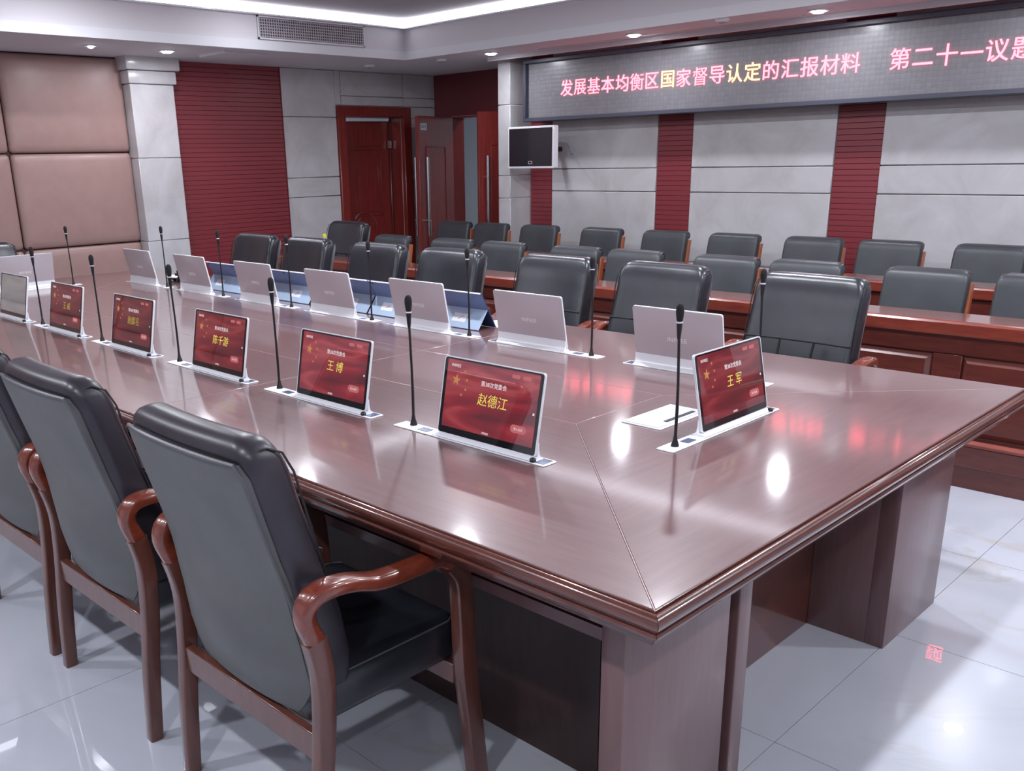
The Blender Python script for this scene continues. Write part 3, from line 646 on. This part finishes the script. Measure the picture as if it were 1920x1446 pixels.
MB().tube([(0, 0, 0.05), (0.0, -0.03, 0.0)], 0.004, 8).build('leg', m_black, t, smooth=True)
MB().lathe([(0.012, 0.062), (0.014, 0.075), (0.008, 0.085), (0.001, 0.087)], 12).build('knob', m_black, t, smooth=True)

# ------------------------------------------------------------------ armchairs (origin at floor centre, front = +y)
def sweep_yz(pts, xs_, wd, th, rnd=0.3):
    """rectangular bar swept along (y, z) path; xs_ per-point x centre"""
    rings = []
    P = [Vector((0, p[0], p[1])) for p in pts]
    for i, p in enumerate(P):
        t_ = (P[min(i + 1, len(P) - 1)] - P[max(i - 1, 0)]).normalized(); n_ = Vector((0, -t_.z, t_.y))
        w_ = wd[i] / 2; h_ = th[i] / 2; x_ = xs_[i]; ring = rrect(w_, h_, min(w_, h_) * rnd, 3)
        rings.append([(x_ + a_, p.y + n_.y * b_, p.z + n_.z * b_) for a_, b_ in ring])
    return MB().loft(rings)
def smooth_path(pts, n=4):
    """Catmull-Rom on tuples"""
    out = []
    for i in range(len(pts) - 1):
        p0, p1, p2, p3 = pts[max(i - 1, 0)], pts[i], pts[i + 1], pts[min(i + 2, len(pts) - 1)]
        for k in range(n):
            t_ = k / n
            out.append(tuple(0.5 * ((2 * b) + (-a_ + c_) * t_ + (2 * a_ - 5 * b + 4 * c_ - d_) * t_ * t_ + (-a_ + 3 * b - 3 * c_ + d_) * t_ ** 3) for a_, b, c_, d_ in zip(p0, p1, p2, p3)))
    out.append(pts[-1]); return out
def prof_y(z):   # rear surface of the back, local y
    t_ = [(0.34, -0.19), (0.40, -0.196), (0.47, -0.204), (0.55, -0.212), (0.66, -0.231), (0.75, -0.255), (0.85, -0.283), (0.93, -0.304), (1.0, -0.322)]
    for (a_, b_), (c_, d_) in zip(t_[:-1], t_[1:]):
        if z <= c_: u = max(0, (z - a_) / (c_ - a_)); return b_ + (d_ - b_) * u
    return t_[-1][1]
def make_armchair(front_detail):
    t = ob('leather_armchair', None)
    # back cushion: stacked rounded rectangles
    rings = []
    lv = [(0.385, 0.19, 0.035), (0.39, 0.212, 0.046), (0.42, 0.242, 0.052), (0.5, 0.252, 0.056), (0.6, 0.249, 0.054), (0.7, 0.243, 0.05), (0.8, 0.24, 0.048), (0.88, 0.239, 0.047), (0.93, 0.238, 0.048), (0.962, 0.236, 0.048), (0.982, 0.228, 0.044), (0.997, 0.214, 0.035), (1.005, 0.194, 0.022), (1.008, 0.17, 0.008)]
    for z, hw_, hd in lv:
        yb_ = prof_y(min(z, 0.98)) + 0.012; cy = yb_ + 0.047 + (0.004 if z < 0.95 else 0)
        ring = []
        for p, q in rlong(hw_, hd, min(hd * 0.8, 0.032)):
            bow = 0.016 * (1 - (p / 0.24) ** 2)      # gently hollow towards the sitter
            ring.append((p, cy + q - bow, z))
        rings.append(ring)
    cu = MB().loft(rings).build('back_cushion', m_leather_purple if not front_detail else m_leather, t, smooth=True, auto=1.3)
    # rear upholstery panel with piping
    rings = []
    zs = [0.375, 0.39, 0.41, 0.45, 0.50, 0.55, 0.60, 0.65, 0.70, 0.75, 0.85, 0.93, 0.962]
    def hw_at(z): return (0.15 + 0.098 * min(1, ((z - 0.36) / 0.09)) ** 0.5) if z < 0.45 else 0.222 + 0.026 * max(0, (0.78 - z) / 0.33)
    for z in zs:
        hw_ = hw_at(z) if z < 0.95 else 0.214; y0 = prof_y(z); row = []
        n_ = 12
        for k in range(n_ + 1):
            p = -hw_ + 2 * hw_ * k / n_; bow = 0.016 * (1 - (p / 0.24) ** 2); bul = 0.040 * math.sin(PI * min(1, max(0, (z - 0.34) / 0.36))) * (1 - (p / 0.26) ** 2)
            row.append((p, y0 - bow - bul, z))
        back = [(p_[0], p_[1] + 0.022, p_[2]) for p_ in reversed(row)]
        rings.append(row + back)
    MB().loft(rings).build('back_panel', m_backleather, t, smooth=True, auto=1.0)
    pts = [(-hw_at(z), prof_y(z) + 0.002, z) for z in zs[:-1]] + [(-0.212, prof_y(0.962) - 0.002, 0.964)]
    pts += [(p, prof_y(0.964) - 0.016 * (1 - (p / 0.24) ** 2) - 0.001, 0.965) for p in (-0.15, -0.08, 0, 0.08, 0.15)]
    pts += [(0.212, prof_y(0.962) - 0.002, 0.964)] + [(hw_at(z), prof_y(z) + 0.002, z) for z in reversed(zs[:-1])]
    MB().tube(pts, 0.0045, 6).build('piping', m_piping, t, smooth=True)
    # stitched side gussets at the shoulders
    for s_ in (-1, 1):
        yb0 = prof_y(0.93)
        MB().tube([(s_ * 0.216, yb0 + 0.018, 0.972), (s_ * 0.226, yb0 + 0.035, 0.984), (s_ * 0.2285, yb0 + 0.055, 0.986), (s_ * 0.233, yb0 + 0.085, 0.972), (s_ * 0.239, yb0 + 0.104, 0.93), (s_ * 0.239, prof_y(0.7) + 0.098, 0.70), (s_ * 0.235, prof_y(0.5) + 0.10, 0.5)], 0.0026, 5).build('gusset_seam', m_seam, t, smooth=True)
    def fy(x_, z): return prof_y(z) + 0.012 + 0.051 + {0: 0}.get(0) + 0.0495 - 0.016 * (1 - (x_ / 0.24) ** 2)
    if True:   # front seams
        def seam(pts, nm='front_seam'): MB().tube(pts, 0.0042, 6).build(nm, m_seam, t, smooth=True)
        seam([(x_, fy(x_, 0.745) - 0.0005, 0.745 + 0.0 * x_) for x_ in [-0.232 + 0.0464 * k for k in range(11)]])
        for xv in (-0.075, 0.075): seam([(xv * (1 - 0.10 * (0.745 - z) / 0.3), fy(xv, z) + 0.003, z) for z in (0.742, 0.68, 0.6, 0.5, 0.45)])
    # seat
    rings = []
    for z, ins in ((0.350, 0.02), (0.354, 0.008), (0.37, 0.002), (0.425, 0.0), (0.445, 0.004), (0.456, 0.016), (0.462, 0.05), (0.466, 0.12)):
        rings.append([(p, q + 0.02, z) for p, q in rrect(0.245 - ins, 0.225 - ins, max(0.01, 0.04 - ins * 0.3), 4)])
    st = MB().loft(rings).build('seat', m_leather, t, smooth=True, auto=1.3)
    for s_ in (-1, 1): MB().tube([(s_ * 0.238, -0.17, 0.452), (s_ * 0.238, 0.2, 0.452), (s_ * 0.22, 0.236, 0.452)], 0.0022, 5).build('seat_stitching', m_stitch, st, smooth=True)
    # frame
    rear = smooth_path([(-0.235, 0.0, 0.28), (-0.222, 0.2, 0.282), (-0.205, 0.37, 0.284), (-0.200, 0.5, 0.285), (-0.216, 0.59, 0.287)])
    arm = smooth_path([(-0.216, 0.59, 0.287), (-0.236, 0.645, 0.29), (-0.222, 0.682, 0.292), (-0.18, 0.693, 0.294), (-0.12, 0.684, 0.291), (-0.05, 0.664, 0.291), (0.05, 0.660, 0.292), (0.12, 0.655, 0.286), (0.168, 0.63, 0.282)])
    frt = smooth_path([(0.168, 0.63, 0.282), (0.198, 0.585, 0.281), (0.207, 0.5, 0.28), (0.213, 0.34, 0.28), (0.232, 0.17, 0.28), (0.25, 0.0, 0.28)])
    for s_ in (-1, 1):
        n_ = len(rear); sweep_yz([(p[0], p[1]) for p in rear], [s_ * p[2] for p in rear], [0.034] * n_, [0.036 + 0.014 * (k / n_) for k in range(n_)]).build('leg', m_chairwood, t, smooth=True)
        n_ = len(arm); wds = [0.036 + 0.022 * math.sin(PI * k / (n_ - 1)) for k in range(n_)]
        sweep_yz([(p[0], p[1]) for p in arm], [s_ * p[2] for p in arm], wds, [0.046 - 0.014 * math.sin(PI * k / (n_ - 1)) for k in range(n_)], 0.75).build('armrest', m_armwood, t, smooth=True, auto=1.2)
        n_ = len(frt); sweep_yz([(p[0], p[1]) for p in frt], [s_ * p[2] for p in frt], [0.036] * n_, [0.050] * n_).build('leg', m_chairwood, t, smooth=True)
    MB().box(-0.265, 0.265, -0.222, -0.200, 0.295, 0.362).build('rear_rail', m_chairwood, t, bevel=0.002, seg=1)
    MB().box(-0.265, 0.265, 0.185, 0.207, 0.30, 0.352).build('front_rail', m_chairwood, t, bevel=0.002, seg=1)
    return t
ac = make_armchair(False)
nc = [(-0.888, 'black leather armchair with wooden arms at the near table corner'), (-1.652, 'black leather armchair, second along the near side'), (-2.32, 'black leather armchair, third along the near side, cut by the frame')]
for k, (x_, lb) in enumerate(nc):
    o = place(ac, (x_, -0.07, 0), (0.0, 0.0, 0.0, 0)[k], lb, 'leather armchairs round the conference table', k == 0); o['category'] = 'chair'
fc = make_armchair(True)
fcx = [(-0.955, 2.28, 'rightmost'), (-1.685, 2.30, 'second from right'), (-2.335, 2.30, 'third from right'), (-3.085, 2.27, 'fourth from right'), (-3.755, 2.28, 'fifth from right'), (-4.50, 2.28, 'sixth from right'), (-5.15, 2.29, 'leftmost')]
for k, (x_, y_, lb) in enumerate(fcx):
    o = place(fc, (x_, y_ + 0.02, 0), PI + random.uniform(-0.03, 0.03), 'black padded armchair on the far side of the table, ' + lb, 'leather armchairs round the conference table', k == 0); o['category'] = 'chair'
o = place(fc, (-5.66, 3.56, 0), PI, 'large armchair behind the first desk row, in front of the framed door', 'leather armchairs round the conference table', False); o['category'] = 'chair'
o = place(fc, (-5.95, 0.985, 0), -PI / 2, 'black armchair at the far short end, cut by the left edge', 'leather armchairs round the conference table', False); o['category'] = 'chair'

# ------------------------------------------------------------------ desks
def make_desk(name, label, x0, x1, y0, z=0.76, d=0.24):
    t = thing(name, label, 'desk', ((x0 + x1) / 2, y0 + d / 2, 0)); cx = (x0 + x1) / 2; L = (x1 - x0) / 2; h = d / 2
    MB().box(-L, L, -h + 0.012, h, z - 0.02, z).build('desk_top', m_desktop, t, bevel=0.002, seg=1)
    MB().prism([(-h, z - 0.003), (-h + 0.012, z), (-h + 0.012, z - 0.066), (-h + 0.003, z - 0.066), (-h - 0.004, z - 0.06), (-h - 0.005, z - 0.012)], -L, L, lambda p, q, u: (u, p, q)).build('front_lip', m_desk, t)
    MB().box(-L, L, -h + 0.03, -h + 0.05, 0.0, z - 0.02).build('front_board', m_deskdark, t)
    MB().box(-L, L, -h + 0.018, -h + 0.03, 0.61, z - 0.066).build('frieze', m_deskdark, t)
    MB().box(-L, L, -h + 0.01, -h + 0.03, 0.0, 0.10).build('plinth', m_deskdark, t); MB().box(-L, L, -h + 0.004, -h + 0.03, 0.1, 0.20).build('base_rail', m_deskdark, t, bevel=0.004, seg=1)
    MB().prism([(-h + 0.002, 0.2), (-h - 0.004, 0.206), (-h - 0.004, 0.214), (-h + 0.012, 0.228), (-h + 0.03, 0.228), (-h + 0.03, 0.2)], -L, L, lambda p, q, u: (u, p, q)).build('base_moulding', m_desk, t)
    MB().box(-L, -L + 0.02, -h + 0.05, h, 0, z - 0.02).build('side_panel', m_deskdark, t); MB().box(L - 0.02, L, -h + 0.05, h, 0, z - 0.02).build('side_panel', m_deskdark, t)
    pit = 0.80; k0 = math.ceil((x0 + 0.605) / pit); xp = -0.605 + k0 * pit
    pil_m = MB().box(-0.062, 0.062, -0.012, 0, 0.232, 0.606).mesh('pilaster', m_deskdark, bevel=0.002, seg=1)
    mb = MB(); a_, b_ = 0.31, 0.338; mb.loft([[(p, q, r) for p, q, r in ((-b_, 0, 0.242), (b_, 0, 0.242), (b_, 0, 0.602), (-b_, 0, 0.602))], [(-a_, -0.024, 0.27), (a_, -0.024, 0.27), (a_, -0.024, 0.576), (-a_, -0.024, 0.576)]]); pan_m = mb.mesh('raised_panel', m_deskdark)
    while xp < x1 - 0.1:
        ob('pilaster', pil_m, t, (xp - cx, -h + 0.03, 0))
        if xp + pit < x1: ob('raised_panel', pan_m, t, (xp + pit / 2 - cx, -h + 0.03, 0))
        xp += pit
    return t
make_desk('desk_row', 'long red-brown panelled desk row nearest the conference table', -6.0, 1.4, 3.22)
make_desk('desk_row', 'rear red-brown panelled desk row before the marble wall', -5.3, 1.6, 4.38)

# ------------------------------------------------------------------ row chairs
def make_rowchair():
    t = ob('row_chair', None)
    rings = []
    def py(z): return -0.16 - (z - 0.45) * 0.16      # front face of pad
    for z, hw_, hd, oy in ((0.48, 0.19, 0.02, 0), (0.485, 0.202, 0.026, 0), (0.55, 0.208, 0.028, 0), (0.7, 0.21, 0.028, 0), (0.82, 0.21, 0.028, 0), (0.87, 0.209, 0.030, -0.004), (0.895, 0.206, 0.036, -0.012), (0.912, 0.20, 0.038, -0.02), (0.924, 0.19, 0.030, -0.028), (0.93, 0.17, 0.014, -0.034)):
        z_ = z - (0.02 if z > 0.8 else 0); rings.append([(p, py(z) - 0.028 + q + oy - 0.01 * (1 - (p / 0.21) ** 2), z_) for p, q in rlong(hw_, hd, min(hd * 0.8, 0.02), 4)])
    MB().loft(rings).build('back_pad', m_rowleather, t, smooth=True, auto=1.3)
    # rolled top behind
    MB().tube([(-0.2, py(0.88) - 0.062, 0.876), (0.2, py(0.88) - 0.062, 0.876)], 0.026, 12).build('top_roll', m_leather, t, smooth=True)
    for s_ in (-1, 1):
        pts = smooth_path([(-0.225, 0.0, 0), (-0.20, 0.25, 0), (-0.195, 0.45, 0), (py(0.6) - 0.065, 0.6, 0), (py(0.85) - 0.066, 0.845, 0)], 3)
        sweep_yz([(p[0], p[1]) for p in pts], [s_ * 0.208] * len(pts), [0.022] * len(pts), [0.036] * len(pts)).build('rear_leg', m_stile, t, smooth=True)
        MB().box(s_ * 0.2 - 0.016, s_ * 0.2 + 0.016, 0.17, 0.205, 0, 0.40).build('front_leg', m_stile, t, bevel=0.003)
        MB().box(s_ * 0.205 - 0.01, s_ * 0.205 + 0.01, -0.19, 0.18, 0.35, 0.395).build('side_rail', m_stile, t)
    MB().box(-0.2, 0.2, -0.215, -0.197, 0.35, 0.395).build('rear_rail', m_stile, t)
    rings = []
    for z, ins in ((0.397, 0.012), (0.402, 0.002), (0.44, 0.0), (0.455, 0.008), (0.462, 0.03), (0.465, 0.08)):
        rings.append([(p, q + 0.01, z) for p, q in rrect(0.218 - ins, 0.205 - ins, 0.03, 4)])
    MB().loft(rings).build('seat', m_rowleather, t, smooth=True, auto=1.3)
    return t
rc = make_rowchair(); first = True
cnt = ['first', 'second', 'third', 'fourth', 'fifth', 'sixth', 'seventh', 'eighth', 'ninth']
bx_ = (-5.14, -4.42, -3.90, -3.23, -2.745, -2.09, -1.58, -0.95, -0.405)
for k, x_ in enumerate(bx_):
    o = place(rc, (x_, 3.575, 0), PI + random.uniform(-0.04, 0.04), 'slate leather row chair at the front desk row, %s from the left' % cnt[k], 'leather chairs behind the desk rows', first); o['category'] = 'chair'; first = False
cx_ = (-5.64, -5.17, -4.59, -3.93, -3.32, -2.73, -2.12, -1.61, -1.02)
for k, x_ in enumerate(cx_):
    o = place(rc, (0.783 + (x_ - 0.783) * 1.035, 5.02, 0), PI + random.uniform(-0.04, 0.04), 'slate leather row chair against the back wall, %s from the left' % cnt[k], 'leather chairs behind the desk rows', False); o['category'] = 'chair'

# ------------------------------------------------------------------ LED text sign
t = thing('text_sign', 'wide scrolling red text sign in a navy frame under the ceiling', 'sign', (-2.1, 5.50, 1.80))
L, H = 3.03, 0.52
MB().box(-L, L, 0.02, 0.17, 0.0, H).build('housing', m_signframe, t)
mb = MB(); fw = 0.032
mb.box(-L, L, -0.045, 0.02, 0, fw).box(-L, L, -0.045, 0.02, H - fw, H).box(-L, -L + fw, -0.045, 0.02, fw, H - fw).box(L - fw, L, -0.045, 0.02, fw, H - fw)
mb.build('frame', m_signframe, t, bevel=0.004, seg=1)
MB().box(-L + fw, L - fw, 0.0, 0.02, fw, H - fw).build('module_face', m_ledface, t)
s1 = '发展基本均衡区国家督导认定的汇报材料'
xpos = [(-4.725 + 0.1455 * (k + 0.5), ch) for k, ch in enumerate(s1)] + [(-1.925 + 0.1455 * (k + 0.5), ch) for k, ch in enumerate('第二十一议题')]
for x_, ch in xpos:
    me = text_mesh(ch, 0.14, 0.002, m_led_or if ch in '国认定' else m_led_red, 0.0 if ch in '展基衡督' else 0.0008)
    dz = 0.0
    ob('character', me, t, ((x_ + 2.1) * 1.002, -0.004, 0.262), (PI / 2, 0, 0))

# wall television
t = thing('wall_television', 'small white-framed television on a bracket beside the pier', 'television', (-4.90, 5.33, 1.40))
MB().prism([(p, q + 0.178) for p, q in rrect(0.268, 0.178, 0.012, 4)], -0.03, 0.03, lambda p, q, u: (p, u, q)).build('case', m_white, t, bevel=0.003, seg=1)
MB().prism([(p - 0.002, q + 0.18) for p, q in rrect(0.25, 0.16, 0.003, 2)], -0.033, -0.0295, lambda p, q, u: (p, u, q)).build('screen', m_tvscreen, t)
MB().prism(rrect(0.024, 0.0125, 0.008, 4), -0.034, -0.033, lambda p, q, u: (p, u, q + 0.05)).build('badge', m_silver, t)
MB().prism(rrect(0.018, 0.0085, 0.006, 4), -0.0345, -0.034, lambda p, q, u: (p, u, q + 0.05)).build('badge_centre', m_tvscreen, t)
MB().box(-0.04, 0.04, 0.03, 0.12, 0.1, 0.22).box(-0.02, 0.02, 0.12, 0.39, 0.14, 0.18).build('bracket', m_black, t)
MB().tube(smooth_path([(0.22, 0.03, 0.22), (0.30, 0.10, 0.20), (0.27, 0.2, 0.12), (0.2, 0.3, 0.1), (0.15, 0.38, 0.12)]), 0.004, 6).build('cable', m_btn, t, smooth=True)

# bottle on the front desk row
t = thing('drink_bottle', 'clear plastic bottle with a yellow cap on the front desk row', 'bottle', (-5.36, 3.33, 0.762))
MB().lathe([(0.028, 0), (0.031, 0.006), (0.031, 0.10), (0.030, 0.125), (0.016, 0.155), (0.012, 0.163)], 18).build('body', m_bottle, t, smooth=True)
MB().lathe([(0.0315, 0.04), (0.0315, 0.085)], 18).build('sleeve', m_yellow, t, smooth=True)
MB().lathe([(0.015, 0.16), (0.015, 0.182), (0.012, 0.185), (0.001, 0.185)], 16).build('cap', m_yellow, t, smooth=True)

# added unseen glow panels that brighten the corridor and side room
for x_, y_, lb in ((-6.3, 7.3, 'added unseen panel lighting the corridor behind the double door'), (XL - 0.95, 5.0, 'added unseen panel lighting the side room behind the framed door')):
    t = thing('added_fill_panel', lb, 'light', (x_, y_, 2.69)); MB().box(-0.3, 0.3, -0.3, 0.3, -0.012, 0.01).build('frame', m_white, t)
    MB().box(-0.27, 0.27, -0.27, 0.27, -0.014, -0.012).build('diffuser', m_fillglow, t)
print('objects', len(bpy.data.objects))
